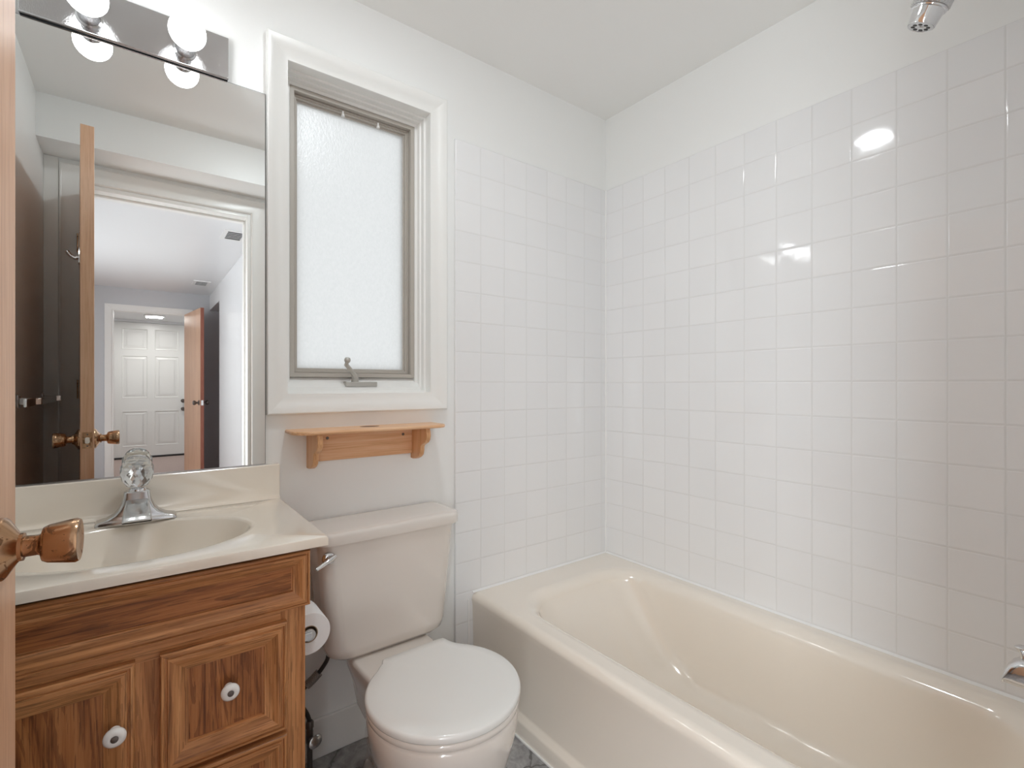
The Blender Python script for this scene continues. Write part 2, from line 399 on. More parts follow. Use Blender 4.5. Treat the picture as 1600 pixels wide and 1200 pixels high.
win = empty('window_1', (0, 0, 0), kind='structure', label='frosted crank window in a taupe frame')
bm = bmesh.new()
fx0, fx1, fz0, fz1 = JX0 + 0.0235, JX1 - 0.0235, JZ0 + 0.0525, JZ1 - 0.0235
def sring(d, y): return [(fx0 + d, y, fz0 + d), (fx1 - d, y, fz0 + d), (fx1 - d, y, fz1 - d), (fx0 + d, y, fz1 - d)]
loft(bm, [sring(0, 1.735), sring(0, 1.6755), sring(0.001, 1.6745), sring(0.013, 1.6745), sring(0.014, 1.6755), sring(0.014, 1.735)], False, False)
obj('window_frame', bm, m_taupe, win, smooth=25)
bm = bmesh.new()
loft(bm, [sring(0.015, 1.735), sring(0.015, 1.692), sring(0.019, 1.691), sring(0.020, 1.698), sring(0.025, 1.699), sring(0.026, 1.708), sring(0.030, 1.709), sring(0.030, 1.735)], False, False)
obj('sash', bm, m_taupe, win, smooth=25)
bm = bmesh.new(); g = 0.0285
box(bm, fx0 + g, fx1 - g, 1.716, 1.720, fz0 + g, fz1 - g)
obj('glass_pane', bm, m_glass, win)
bm = bmesh.new()
frame(bm, fx0 + 0.0275, fx1 - 0.0275, fz0 + 0.0275, fz1 - 0.0275, [(0, 0.0), (0.0, 0.004), (0.003, 0.004)], 1.7155, -1)
obj('glazing_bead', bm, m_white, win, label='white glazing strip around the glass')
for x in (0.555, 0.680):
    bm = bmesh.new(); lathe(bm, [(0.006, 0), (0.005, 0.006), (0.0025, 0.012), (0.0025, 0.018)], (x, 1.687, 2.083), (0, 0, 1), 12)
    obj('sash_clip', bm, m_white, win, smooth=40, label='small white clip under the window head')
# crank operator
bm = bmesh.new()
prism(bm, rrect(0.552, 0.664, 1.650, 1.6895, 0.006, 4), 1.1600, 1.1760, 'Z')
crk = empty('crank_operator'); crk.parent = win
obj('crank_base', bm, m_crank, crk, bevel=0.002)
bm = bmesh.new()
tube(bm, spline([(0.587, 1.664, 1.177), (0.585, 1.652, 1.192), (0.568, 1.640, 1.212), (0.549, 1.634, 1.232)], 5), [0.0095]*4 + [0.0085]*4 + [0.007]*8, 12)
lathe(bm, [(0.011, 0), (0.012, 0.004), (0.012, 0.02), (0.009, 0.022)], (0.587, 1.664, 1.172), (0, -0.35, 1), 16)
obj('crank_arm', bm, m_crank, crk, smooth=50)
bm = bmesh.new()
lathe(bm, [(0.007, 0), (0.0072, 0.004), (0.006, 0.008), (0.006, 0.012), (0.0095, 0.016), (0.0105, 0.022), (0.008, 0.028), (0.003, 0.030)], (0.549, 1.636, 1.229), (0.06, -0.45, 1), 16)
obj('crank_knob', bm, m_crank, crk, smooth=50)

# door casing on the bathroom side and jamb
bm = bmesh.new()
frame(bm, DX0 - 0.078, DX1 + 0.082, -0.5, DZ + 0.088, [(0, 0), (0, 0.013), (0.006, 0.016), (0.012, 0.013), (0.068, 0.011), (0.074, 0.0135), (0.080, 0.007), (0.080, 0)], YF, 1, close=False, sides=(1, 2, 3))
bmesh.ops.bisect_plane(bm, geom=bm.verts[:] + bm.edges[:] + bm.faces[:], plane_co=(0, 0, 0), plane_no=(0, 0, -1), clear_outer=True)
obj('trim_4', bm, m_trim, smooth=25, label='white door casing around the bathroom doorway, seen in the mirror', **K)
bm = bmesh.new()
box(bm, DX1 - 0.016, DX1 + 0.0, -0.075, YF + 0.003, 0, DZ); box(bm, DX0, DX0 + 0.012, -0.075, YF - 0.002, 0, DZ); box(bm, DX0 + 0.012, DX1 - 0.016, -0.075, YF + 0.003, DZ - 0.014, DZ)
box(bm, DX1 - 0.026, DX1 - 0.016, -0.06, -0.02, 0, DZ - 0.014); box(bm, DX0 + 0.012, DX1 - 0.026, -0.06, -0.02, DZ - 0.026, DZ - 0.014)
obj('trim_5', bm, m_trim, bevel=0.002, label='white door jamb and stop, seen in the mirror', **K)
obj('trim_6', Box(XL, DX0 - 0.080, YF, YF + 0.009, 0, 2.237), m_trim, bevel=0.002, label='white filler board between door casing and side wall', **K)

# ================================================================== HALL beyond the doorway (seen in the mirror)
HX0, HX1 = -0.75, 0.75; YE = -4.5; YD = -6.62
obj('floor_hall', Box(-1.6, 1.7, YD - 0.2, -0.07, -0.08, -0.001), m_carpet, label='pinkish beige hall carpet, seen in the mirror', **K)
obj('ceiling_hall', Box(-1.6, 1.7, YE, -0.07, ZH, ZH + 0.08), m_hall, label='white hall ceiling, seen in the mirror', **K)
bm = bmesh.new()
box(bm, HX0 - 0.1, HX0, -1.2, -0.07, 0, ZH); box(bm, HX0 - 0.1, HX0, YE, -3.4, 0, ZH); box(bm, HX0 - 0.1, HX0, -3.4, -1.2, 2.25, ZH); box(bm, HX0 - 0.1, HX0, -3.4, -1.2, 0, 0.5)  # opening added so the hall fill can shine in
obj('wall_hall_left', bm, m_hall, label='white hall wall with an opening added for the fill light', **K)
obj('wall_hall_far_left', Box(-1.6, -1.5, YE, -0.07, 0, ZH), m_hall, label='white wall beyond the added opening', **K)
bm = bmesh.new()
box(bm, HX1, HX1 + 0.1, -3.50, -0.07, 0, ZH); box(bm, HX1, HX1 + 0.1, YE, -3.50, 2.16, ZH)
obj('wall_hall_right', bm, m_hall, bevel=0.004, label='bright white hall wall, seen in the mirror', **K)
bm = bmesh.new()
box(bm, HX1 + 0.101, 1.7, -3.6, -3.5, 0, ZH); box(bm, 1.6, 1.7, YE, -3.6, 0, ZH)
obj('wall_side_room', bm, m_dark, label='dark purplish wall inside the opening beside the hall door', **K)
OX0, OX1, OZ = -0.262, 0.49, 2.086
bm = bmesh.new()
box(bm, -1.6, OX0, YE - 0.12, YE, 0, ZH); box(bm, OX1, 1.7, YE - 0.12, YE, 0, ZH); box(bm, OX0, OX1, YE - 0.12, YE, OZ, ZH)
obj('wall_hall_end', bm, m_hallgrey, label='grey wall around the foyer doorway, seen in the mirror', **K)
bm = bmesh.new()
frame(bm, OX0 - 0.07, OX1 + 0.07, -0.5, OZ + 0.065, [(0, 0), (0, 0.015), (0.06, 0.01), (0.068, 0.006), (0.068, 0)], YE, 1, close=False, sides=(1, 2, 3))
bmesh.ops.bisect_plane(bm, geom=bm.verts[:] + bm.edges[:] + bm.faces[:], plane_co=(0, 0, 0), plane_no=(0, 0, -1), clear_outer=True)
obj('trim_7', bm, m_trim, label='white casing around the foyer doorway, seen in the mirror', **K)
bm = bmesh.new()
box(bm, OX0, OX0 + 0.014, YE - 0.125, YE + 0.003, 0, OZ); box(bm, OX1 - 0.014, OX1, YE - 0.125, YE - 0.05, 0, OZ); box(bm, OX0 + 0.014, OX1 - 0.014, YE - 0.125, YE + 0.003, OZ - 0.012, OZ)
obj('trim_8', bm, m_trim, label='white jamb of the foyer doorway', **K)
obj('ceiling_foyer', Box(-0.9, 1.2, YD - 0.1, YE - 0.12, 2.20, 2.28), m_hall, label='lower white foyer ceiling, seen in the mirror', **K)
bm = bmesh.new(); box(bm, -1.0, -0.9, YD, YE - 0.12, 0, 2.28); box(bm, 1.2, 1.3, YD, YE - 0.12, 0, 2.28)
obj('wall_foyer_sides', bm, m_hall, label='white side walls of the foyer', **K)
bm = bmesh.new()
box(bm, -1.0, -0.335, YD - 0.1, YD, 0, 2.28); box(bm, 0.645, 1.3, YD - 0.1, YD, 0, 2.28); box(bm, -0.335, 0.645, YD - 0.1, YD, 2.161, 2.28); box(bm, -0.335, 0.645, YD - 0.1, YD - 0.08, 0.03, 2.161)  # last box is an added backing that stops outside light leaking past the door
obj('wall_foyer_end', bm, m_hall, label='white wall around the front door', **K)
obj('trim_9', Box(-0.335, 0.645, YD - 0.09, YD - 0.004, 0.0, 0.022), m_black, label='dark threshold under the white front door', **K)
# front door: six raised panels
fd = empty('door_3', (0.155, YD - 0.02, 0.03), kind='structure', label='white six-panel front door across the foyer, seen in the mirror')
dw, dh = 0.478, 2.128
panels = [(-0.37, -0.045, 1.70, 2.03), (0.045, 0.37, 1.70, 2.03), (-0.37, -0.045, 0.93, 1.60), (0.045, 0.37, 0.93, 1.60), (-0.37, -0.045, 0.16, 0.72), (0.045, 0.37, 0.16, 0.72)]
bm = bmesh.new(); xs = [-dw, -0.37, -0.045, 0.045, 0.37, dw]; zs = [0, 0.16, 0.72, 0.93, 1.60, 1.70, 2.03, dh]
for i in range(5):
    for j in range(7):
        hole = any(abs(xs[i]-p[0]) < 1e-6 and abs(zs[j]-p[2]) < 1e-6 for p in panels)
        if not hole: box(bm, xs[i], xs[i+1], -0.04, 0, zs[j], zs[j+1])
box(bm, -dw, dw, -0.042, -0.012, 0, dh)
bmesh.ops.remove_doubles(bm, verts=bm.verts, dist=1e-5)
obj('door_slab', bm, m_trim, fd)
for p in panels:
    bm = bmesh.new(); frame(bm, p[0], p[1], p[2], p[3], [(0, 0.0), (0.004, 0.004), (0.012, -0.006), (0.02, -0.008), (0.05, -0.001), (0.06, -0.001)], 0, 1, close=False)
    box(bm, p[0] + 0.058, p[1] - 0.058, -0.0125, -0.001, p[2] + 0.058, p[3] - 0.058)
    obj('door_panel', bm, m_trim, fd)
for z in (0.905, 0.77):
    bm = bmesh.new(); lathe(bm, [(0.03, 0), (0.03, 0.008), (0.012, 0.012), (0.012, 0.03), (0.028, 0.04), (0.03, 0.055), (0.02, 0.065)], (0.425, 0, z - 0.03), (0, 1, 0), 16)
    obj('door_knob' if z > 0.9 else 'door_deadbolt', bm, m_darkmetal, fd, smooth=40)
# wooden hall door, ajar
wdv = Vector((0.575 - 0.468, -3.65 + 4.49, 0)); wl = wdv.length
wd = empty('door_2', (0.468, -4.49, 0), math.atan2(wdv.y, wdv.x), kind='structure', label='open birch door in the hall with dark knobs, seen in the mirror')
bm = bmesh.new(); box(bm, 0, wl - 0.001, -0.036, 0, 0.012, 2.079); obj('door_slab', bm, m_birch, wd, bevel=0.001)
bm = bmesh.new(); box(bm, wl - 0.001, wl + 0.003, -0.036, 0, 0.012, 2.079); obj('door_edge', bm, m_redwood, wd, label='reddish latch edge')
for s in (1, -1):
    bm = bmesh.new(); lathe(bm, [(0.032, 0), (0.03, 0.006), (0.013, 0.012), (0.012, 0.028), (0.026, 0.04), (0.029, 0.055), (0.02, 0.064)], (wl - 0.065, 0 if s > 0 else -0.036, 0.955), (0, s, 0), 16)
    obj('door_knob', bm, m_darkmetal, wd, smooth=40, label='dark bronze door knob')
bm = bmesh.new(); box(bm, wl + 0.003, wl + 0.0045, -0.03, -0.006, 0.925, 0.985); obj('latch_plate', bm, m_chrome, wd)
# foyer lamp
fl = empty('ceiling_light', (0.185, -5.85, 2.2), label='round lit ceiling lamp in the foyer, seen in the mirror through two doorways', cat='ceiling light')
bm = bmesh.new(); lathe(bm, [(0.135, 0), (0.135, -0.012), (0.12, -0.02), (0.115, -0.015)], (0, 0, 0), (0, 0, 1), 32); obj('trim_ring', bm, m_white, fl, smooth=40)
bm = bmesh.new(); lathe(bm, [(0.115, -0.015), (0.09, -0.026), (0.05, -0.032), (0.01, -0.034)], (0, 0, 0), (0, 0, 1), 32); obj('lens', bm, m_foyer_lens, fl, smooth=60)
# hall air vents
def vent(x, y, w, l, label):
    v = empty('air_vent', (x, y, ZH), label=label, cat='vent', group=None)
    bm = bmesh.new(); box(bm, -w/2 + 0.012, w/2 - 0.012, -l/2 + 0.012, l/2 - 0.012, -0.003, 0); obj('backing', bm, m_slot, v)
    bm = bmesh.new()
    for a in ((-w/2, w/2, -l/2, -l/2 + 0.035), (-w/2, w/2, l/2 - 0.035, l/2), (-w/2, -w/2 + 0.03, -l/2 + 0.035, l/2 - 0.035), (w/2 - 0.03, w/2, -l/2 + 0.035, l/2 - 0.035)): box(bm, *a, -0.006, 0)
    obj('vent_frame', bm, m_white, v)
    bm = bmesh.new(); k = 5
    for i in range(1, k):
        yy = -l/2 + 0.035 + (l - 0.07) * i / k
        box(bm, -w/2 + 0.028, w/2 - 0.028, yy - 0.004, yy + 0.004, -0.0052, -0.0032)
    obj('louvre', bm, m_white, v)
vent(0.605, -1.29, 0.17, 0.30, 'larger louvred ceiling vent in the hall, nearest the bathroom doorway in the mirror')
vent(0.580, -3.62, 0.17, 0.30, 'smaller-looking louvred ceiling vent far down the hall, above the open door in the mirror')

# ================================================================== BATHROOM DOOR
hv = Vector((-0.127 + 0.190, 0.892 - 0.052, 0)); DL = hv.length
door = empty('door_1', (-0.190, 0.052, 0), math.atan2(hv.y, hv.x), kind='structure', label='open birch bathroom door with brass knobs at the edge of the view')
bm = bmesh.new(); box(bm, 0, DL, 0, 0.038, 0.012, 2.083); obj('door_slab', bm, m_birch, door, bevel=0.0015)
KP = [(0.037, 0), (0.0365, 0.004), (0.033, 0.007), (0.019, 0.0155), (0.0165, 0.0175), (0.0165, 0.021), (0.0125, 0.022), (0.012, 0.034), (0.014, 0.037), (0.0205, 0.0385), (0.0228, 0.043), (0.0262, 0.062), (0.0272, 0.069), (0.0255, 0.0725), (0.021, 0.0715), (0.014, 0.070), (0.001, 0.0695)]
for s in (1, -1):
    kn = bmesh.new(); o_ = (DL - 0.062, 0.0 if s < 0 else 0.038, 0.970)
    lathe(kn, KP[:7], o_, (0, s, 0), 40)
    r_ = obj('rosette', kn, m_brass, door, smooth=50, label='worn brass rosette')
    kn = bmesh.new(); lathe(kn, KP[6:], o_, (0, s, 0), 40)
    obj('door_knob', kn, m_brass, door, smooth=50, label='worn brass tulip-shaped door knob')
bm = bmesh.new(); box(bm, DL, DL + 0.0012, 0.006, 0.032, 0.942, 0.998)
lp = obj('latch_plate', bm, m_brass, door, label='brass latch plate')
bm = bmesh.new(); prism(bm, rrect(0.0125, 0.0255, 0.959, 0.981, 0.005, 4), DL + 0.0012, DL + 0.009, 'X')
obj('latch_bolt', bm, m_chrome, lp)
for z in (0.950, 0.990):
    bm = bmesh.new(); lathe(bm, [(0.003, 0), (0.002, 0.0008)], (DL + 0.0012, 0.019, z), (1, 0, 0), 10); obj('screw', bm, m_darkmetal, lp)
for z in (0.25, 1.10, 1.80):
    bm = bmesh.new(); lathe(bm, [(0.006, 0), (0.006, 0.09)], (-0.004, 0.044, z), (0, 0, 1), 12); box(bm, 0.0, 0.03, 0.0381, 0.0395, z, z + 0.09)
    obj('hinge', bm, m_brass, door, smooth=40)
bm = bmesh.new(); hx = 0.42
prism(bm, rrect(hx - 0.012, hx + 0.012, 1.665, 1.735, 0.01, 4), 0.0381, 0.042, 'Y')
tube(bm, spline([(hx, 0.042, 1.695), (hx, 0.052, 1.690), (hx, 0.066, 1.698), (hx, 0.078, 1.715)], 6), [0.0075]*18 + [0.007], 12)
obj('coat_hook', bm, m_chrome, door, smooth=50, label='chrome coat hook')

# towel bar on the west wall
tb = empty('towel_bar', (XL, 0.4, 1.105), label='chrome towel bar on the wall behind the door, seen in the mirror', cat='towel bar')
def tbx(name, x0, x1, y0, y1, z0, z1, bv=0.002):
    obj(name, Box(x0 , x1, y0, y1, z0, z1), m_chrome, tb, bevel=bv)
tbx('bar', 0.050, 0.058, -0.315, 0.52, -0.014, 0.014)
for y in (-0.30, 0.27):
    bm = bmesh.new(); prism(bm, rrect(y - 0.02, y + 0.02, -0.024, 0.024, 0.004, 3), 0.0, 0.007, 'X'); box(bm, 0.007, 0.066, y - 0.011, y + 0.011, -0.012, 0.012)
    obj('post', bm, m_chrome, tb, bevel=0.0015)

# ================================================================== LIGHTS AS THINGS
lb = empty('vanity_light', (-0.003, YB, 2.06), label='chrome strip light with two lit globe bulbs above the mirror', cat='wall light')
bm = bmesh.new(); zb0, zb1 = 2.0235 - 2.06, 2.139 - 2.06
prism(bm, [(-0.0008, zb0), (-0.0008, zb1), (-0.0165, zb1), (-0.0180, zb1 - 0.0015), (-0.0180, zb0 + 0.0015), (-0.0165, zb0), ], -0.218, 0.2026, 'X')
obj('backplate', bm, m_bar, lb, bevel=0.0012)
for i, x in enumerate((0.1007, -0.094)):
    bm = bmesh.new(); lathe(bm, [(0.026, 0.0), (0.026, 0.003), (0.0225, 0.006), (0.0220, 0.040), (0.0232, 0.042), (0.0232, 0.046), (0.0205, 0.048)], (x, -0.018, 0.002), (0, -1, 0), 32)
    obj('socket', bm, m_bar, lb, smooth=40)
    bm = bmesh.new(); prof = [(0.0145, 0.036), (0.015, 0.046)]
    R_ = 0.041; c0 = 0.087
    a0 = math.asin(0.019 / R_)
    for k in range(20):
        a = a0 + (PI - a0) * k / 19.0
        prof.append((R_ * math.sin(a), c0 - R_ * math.cos(a)))
    lathe(bm, prof, (x, -0.018, 0.002), (0, -1, 0), 40)
    obj('globe_bulb', bm, m_bulb, lb, smooth=80, label='lit white globe bulb')
cl = empty('dome_light', (0.521, 0.892, ZC), label='small round lit lamp on the bathroom ceiling, a bright spot in the tiles', cat='ceiling light')
bm = bmesh.new()
rg = [[(r * math.cos(2*PI*j/40), r * math.sin(2*PI*j/40), h) for j in range(40)] for r, h in ((0.095, 0), (0.092, -0.006), (0.068, -0.006), (0.064, -0.001))]
loft(bm, rg, False, False); obj('trim_ring', bm, m_white, cl, smooth=40)
bm = bmesh.new(); lathe(bm, [(0.0635, -0.0025), (0.0630, -0.008), (0.058, -0.014), (0.047, -0.019), (0.031, -0.0225), (0.014, -0.024), (0.001, -0.0243)], (0, 0, 0), (0, 0, 1), 32); obj('lens', bm, m_can, cl, smooth=60)

# ================================================================== MIRROR
mr = empty('wall_mirror', (-0.027, YB, 1.475), label='large frameless mirror over the vanity showing the doorway', cat='mirror')
mx0, mx1, mz0, mz1 = -0.326, 0.3235, 0.933 - 1.475, 2.022 - 1.475
bm = bmesh.new(); box(bm, mx0, mx1, -0.0055, -0.0003, mz0, mz1); obj('mirror_edge', bm, m_edge, mr)
bm = bmesh.new(); f = bm.faces.new([bm.verts.new(p) for p in ((mx0 + 0.0012, -0.006, mz0 + 0.0012), (mx1 - 0.0012, -0.006, mz0 + 0.0012), (mx1 - 0.0012, -0.006, mz1 - 0.0012), (mx0 + 0.0012, -0.006, mz1 - 0.0012))])
bmesh.ops.extrude_face_region(bm, geom=[f]); bm.verts.ensure_lookup_table()
for v in bm.verts[4:]: v.co.y += 0.0004
obj('mirror_glass', bm, m_mirror, mr)
bm = bmesh.new(); box(bm, mx0, mx1, -0.009, -0.0062, mz0 - 0.0012, mz0 + 0.001); obj('mirror_channel', bm, m_chrome_d, mr, label='thin metal channel under the mirror')

# ================================================================== SHELF
sh = empty('wall_shelf', (0.60, YB, 1.0), label='small pine shelf with scalloped brackets under the window', cat='shelf')
bm = bmesh.new()
ol = [(-0.250, -0.0005), (-0.252, -0.06)] + [(-0.252 + 0.055 * (1 - math.cos(a)), -0.075 - 0.055 * math.sin(a)) for a in [k * PI / 16 for k in range(9)]] + \
     [(0.2465 - 0.045 * (1 - math.cos(a)), -0.085 - 0.045 * math.sin(a)) for a in [PI/2 - k * PI / 16 for k in range(9)]] + [(0.2465, -0.0005)]
prism(bm, ol, 0.020, 0.0310, 'Z'); obj('shelf_board', bm, m_pine, sh, bevel=0.004, seg=3)
bm = bmesh.new(); lathe(bm, [(0.032, 0.0311), (0.03, 0.0314)], (-0.005, -0.05, 0), (0, 0, 1), 24); 
for v in bm.verts: v.co.y = -0.05 + (v.co.y + 0.05) * 0.7
obj('knot', bm, mat('dark_knot', (0.16, 0.07, 0.04), 0.5), sh, label='dark oval knot hole in the board')
bp = [(-0.0005, 0.0198), (-0.118, 0.0198), (-0.122, 0.008), (-0.124, -0.006), (-0.120, -0.018), (-0.110, -0.028), (-0.095, -0.034), (-0.082, -0.040), (-0.078, -0.047), (-0.078, -0.056), (-0.072, -0.072), (-0.058, -0.082), (-0.038, -0.0895), (-0.016, -0.092), (-0.0005, -0.091)]
for x in (-0.180, 0.170):
    bm = bmesh.new(); prism(bm, bp, x - 0.008, x + 0.008, 'X'); obj('bracket', bm, m_pine_v, sh, bevel=0.002)
bm = bmesh.new(); box(bm, -0.1715, 0.1615, -0.014, -0.0005, -0.073, 0.0198); obj('back_board', bm, m_pine, sh, bevel=0.001)
for x, z in ((-0.128, -0.002), (0.128, -0.005)):
    bm = bmesh.new(); lathe(bm, [(0.005, 0), (0.004, 0.001)], (x, -0.014, z), (0, -1, 0), 12); obj('screw', bm, m_darkmetal, sh)

# ================================================================== VANITY
vc = empty('vanity_cabinet', (-0.03, 1.137, 0), label='oak vanity cabinet under the sink with framed door and drawers', cat='cabinet')
vx, vy = -0.03, 1.137
cx0, cx1 = XL + 0.003 - vx, 0.291 - vx
bm = bmesh.new()
box(bm, cx1 - 0.016, cx1, 0.019, 0.452, 0.0, 0.807); box(bm, cx0, cx0 + 0.016, 0.019, 0.452, 0.0, 0.807)
box(bm, cx0 + 0.016, cx1 - 0.016, 0.438, 0.452, 0.1, 0.65); box(bm, cx0 + 0.016, cx1 - 0.016, 0.08, 0.438, 0.09, 0.105)
box(bm, cx0 + 0.016, cx1 - 0.016, 0.062, 0.078, 0.0, 0.09)
obj('body', bm, m_oak_v, vc)
bm = bmesh.new()
dx0, dxm0, dxm1, dx1 = -0.318 - vx, -0.016 - vx, 0.041 - vx, 0.241 - vx      # openings behind door and drawers
box(bm, cx0, dx0, 0, 0.019, 0.09, 0.807); box(bm, dxm0, dxm1, 0, 0.019, 0.12, 0.652); box(bm, dx1, cx1, 0, 0.019, 0.09, 0.807)
box(bm, dx0, dx1, 0, 0.019, 0.652, 0.807, 1); box(bm, dx0, dx1, 0, 0.019, 0.09, 0.12, 1); box(bm, dxm1, dx1, 0, 0.019, 0.41, 0.445, 1)
obj('face_frame', bm, [m_oak_v, m_oak_h], vc)
FP = [(0, 0.014), (0.002, 0.0175), (0.006, 0.0182), (0.0072, 0.0148), (0.0102, 0.0148), (0.0115, 0.0182), (0.019, 0.0182), (0.0405, 0.0068), (0.0425, 0.0064), (0.0430, 0.0018), (0.0455, 0.0016)]
def front(name, x0, x1, z0, z1, rail, knob=None, pm=m_oak_p, **k):
    e = empty(name, (0, 0, 0)); e.parent = vc; setp(e, **k)
    sc = rail / 0.0455
    bm = bmesh.new(); frame(bm, x0, x1, z0, z1, [(a * sc, b) for a, b in FP], -0.0004, -1)
    obj('front_frame', bm, [m_oak_v, m_oak_h], e, smooth=20)
    bm = bmesh.new(); box(bm, x0 + rail - 0.002, x1 - rail + 0.002, -0.0018, -0.0006, z0 + rail - 0.002, z1 - rail + 0.002); obj('front_panel', bm, pm, e)
    if knob:
        kx, kz = knob
        kb = bmesh.new(); y_ = -0.0018 if (x0 + rail < kx < x1 - rail) else -0.0178
        kp = [(0.0085, 0), (0.0075, 0.004), (0.006, 0.010), (0.008, 0.014), (0.0145, 0.0165), (0.0168, 0.020), (0.0165, 0.0235), (0.013, 0.027), (0.007, 0.0285), (0.006, 0.0278), (0.001, 0.0276)]
        lathe(kb, kp, (kx, y_, kz), (0, -1, 0), 28); kn = obj('knob', kb, m_porc, e, smooth=60, label='white ceramic knob')
        kb = bmesh.new(); lathe(kb, [(0.0058, 0.0276), (0.0055, 0.0292), (0.003, 0.030), (0.0005, 0.0301)], (kx, y_, kz), (0, -1, 0), 16); obj('knob_screw', kb, m_darkmetal, kn, smooth=60, label='dark centre of the knob')
    return e
front('false_front', -0.332 - vx, 0.298 - vx, 0.686, 0.805, 0.036, None, m_oak_ph)
front('cabinet_door', -0.322 - vx, -0.006 - vx, 0.105, 0.662, 0.048, (-0.034 - vx, 0.552))
front('drawer', 0.031 - vx, 0.251 - vx, 0.434, 0.662, 0.0455, (0.144 - vx, 0.556), label='upper drawer with white knob')
front('drawer', 0.031 - vx, 0.251 - vx, 0.195, 0.424, 0.0455, (0.144 - vx, 0.312), label='lower drawer with white knob')

# countertop with integral bowl
ct = empty('vanity_countertop', (0, 1.327, 0.833), label='bone-coloured cultured marble vanity top with integral oval sink', cat='countertop')
bx0, bx1, by0, by1 = XL + 0.001, 0.332, 1.107 - 1.327, YB - 0.0006 - 1.327
angs = sorted(set([2*PI*k/120 for k in range(120)] + [math.atan2(y, x) % (2*PI) for x in (bx0, bx1) for y in (by0, by1)]))
def rect_pt(a, d=0.0):
    c, s = math.cos(a), math.sin(a)
    q = min((( (bx1 - d) if c > 0 else (bx0 + d)) / c) if abs(c) > 1e-9 else 9e9, (((by1 - d) if s > 0 else (by0 + d)) / s) if abs(s) > 1e-9 else 9e9)
    return c * q, s * q
def ell(k, ex=0): 
    return [(0.212 * k * math.cos(a) , 0.160 * k * math.sin(a) ) for a in angs]
def R3(pts, z): return [(x, y, z) for x, y in pts]
rr = [R3([rect_pt(a, 0.012) for a in angs], -0.0245), R3([rect_pt(a, 0.0) for a in angs], -0.0205), R3([rect_pt(a, 0.0) for a in angs], -0.005), R3([rect_pt(a, 0.0015) for a in angs], -0.0015), R3([rect_pt(a, 0.005) for a in angs], 0.0),
      R3(ell(1.06), 0.0), R3(ell(1.035), -0.0004), R3(ell(1.015), -0.0022), R3(ell(1.0), -0.006)]
bm = bmesh.new(); loft(bm, rr, False, False); obj('counter_slab', bm, m_marble, ct, smooth=30)
bm = bmesh.new()
bs = [(1.0, -0.006), (0.985, -0.012), (0.95, -0.03), (0.90, -0.055), (0.82, -0.082), (0.70, -0.105), (0.52, -0.122), (0.30, -0.132), (0.11, -0.136)]
loft(bm, [R3([(x, y - 0.0 , ) for x, y in ell(k)], z) for k, z in bs], False, True); obj('sink_bowl', bm, m_marble, ct, smooth=180)
bm = bmesh.new(); lathe(bm, [(0.024, -0.134), (0.023, -0.1325), (0.017, -0.134), (0.014, -0.131), (0.002, -0.130)], (0, 0, 0), (0, 0, 1), 24); obj('drain', bm, m_chrome, ct, smooth=40)
bm = bmesh.new(); bsy = YB - 1.327
prism(bm, [(bsy - 0.0006, 0.0), (bsy - 0.0006, 0.0985), (bsy - 0.0195, 0.0985), (bsy - 0.0215, 0.096), (bsy - 0.0220, 0.014), (bsy - 0.025, 0.006), (bsy - 0.032, 0.0012), (bsy - 0.036, 0.0)], bx0, bx1 - 0.0005, 'X')
obj('backsplash', bm, m_marble, ct, bevel=0.001, smooth=40)

# faucet
fc = empty('sink_faucet', (-0.004, 1.508, 0.833), label='chrome single-handle faucet with clear faceted knob at the sink', cat='faucet')
bm = bmesh.new(); rg = []
for hx_, hy, z, cy_ in ((0.079, 0.026, 0.0, 0), (0.079, 0.026, 0.006, 0), (0.077, 0.0245, 0.010, 0), (0.060, 0.023, 0.014, 0), (0.046, 0.022, 0.022, 0), (0.036, 0.0215, 0.034, 0), (0.030, 0.021, 0.048, 0), (0.0265, 0.0205, 0.062, 0), (0.0255, 0.020, 0.073, 0), (0.022, 0.018, 0.0755, 0)):
    rg.append([(x, y + cy_, z) for x, y in rrect(-hx_, hx_, -hy, hy, min(0.008, hy * 0.35), 4)])
loft(bm, rg); obj('faucet_body', bm, m_faucet, fc, smooth=35)
bm = bmesh.new(); rg = []
for y, hw, zt, zb in ((-0.010, 0.0215, 0.060, 0.012), (-0.025, 0.0225, 0.0560, 0.012), (-0.050, 0.0245, 0.046, 0.013), (-0.078, 0.0268, 0.034, 0.014), (-0.094, 0.0275, 0.027, 0.014), (-0.099, 0.0265, 0.022, 0.016)):
    rg.append([(x, y, z) for x, z in rrect(-hw, hw, zb, zt, 0.004, 3)])
loft(bm, rg); obj('spout', bm, m_faucet, fc, smooth=35)
bm = bmesh.new(); lathe(bm, [(0.019, 0.0755), (0.018, 0.080), (0.012, 0.082), (0.011, 0.088)], (0, 0, 0), (0, 0, 1), 24); obj('collar', bm, m_chrome, fc, smooth=40)
bm = bmesh.new()
flt = [(0.013, 0.083), (0.022, 0.088), (0.030, 0.102), (0.0345, 0.118), (0.033, 0.134), (0.026, 0.149), (0.018, 0.157), (0.009, 0.161)]
ax_n = 10
rings = []
for i, (r, h) in enumerate(flt):
    rings.append([(r * math.cos(2*PI*(j + 0.5 * (i % 2)) / ax_n), r * math.sin(2*PI*(j + 0.5 * (i % 2)) / ax_n), h) for j in range(ax_n)])
RV = [[bm.verts.new(p) for p in r] for r in rings]
for i in range(len(RV) - 1):
    a, b = RV[i], RV[i+1]
    for j in range(ax_n):
        k = (j + 1) % ax_n
        if i % 2 == 0: bm.faces.new((a[j], a[k], b[j])); bm.faces.new((a[k], b[k], b[j]))
        else: bm.faces.new((a[j], b[k], b[j])); bm.faces.new((a[j], a[k], b[k]))
bm.faces.new(list(reversed(RV[0]))); bm.faces.new(RV[-1])
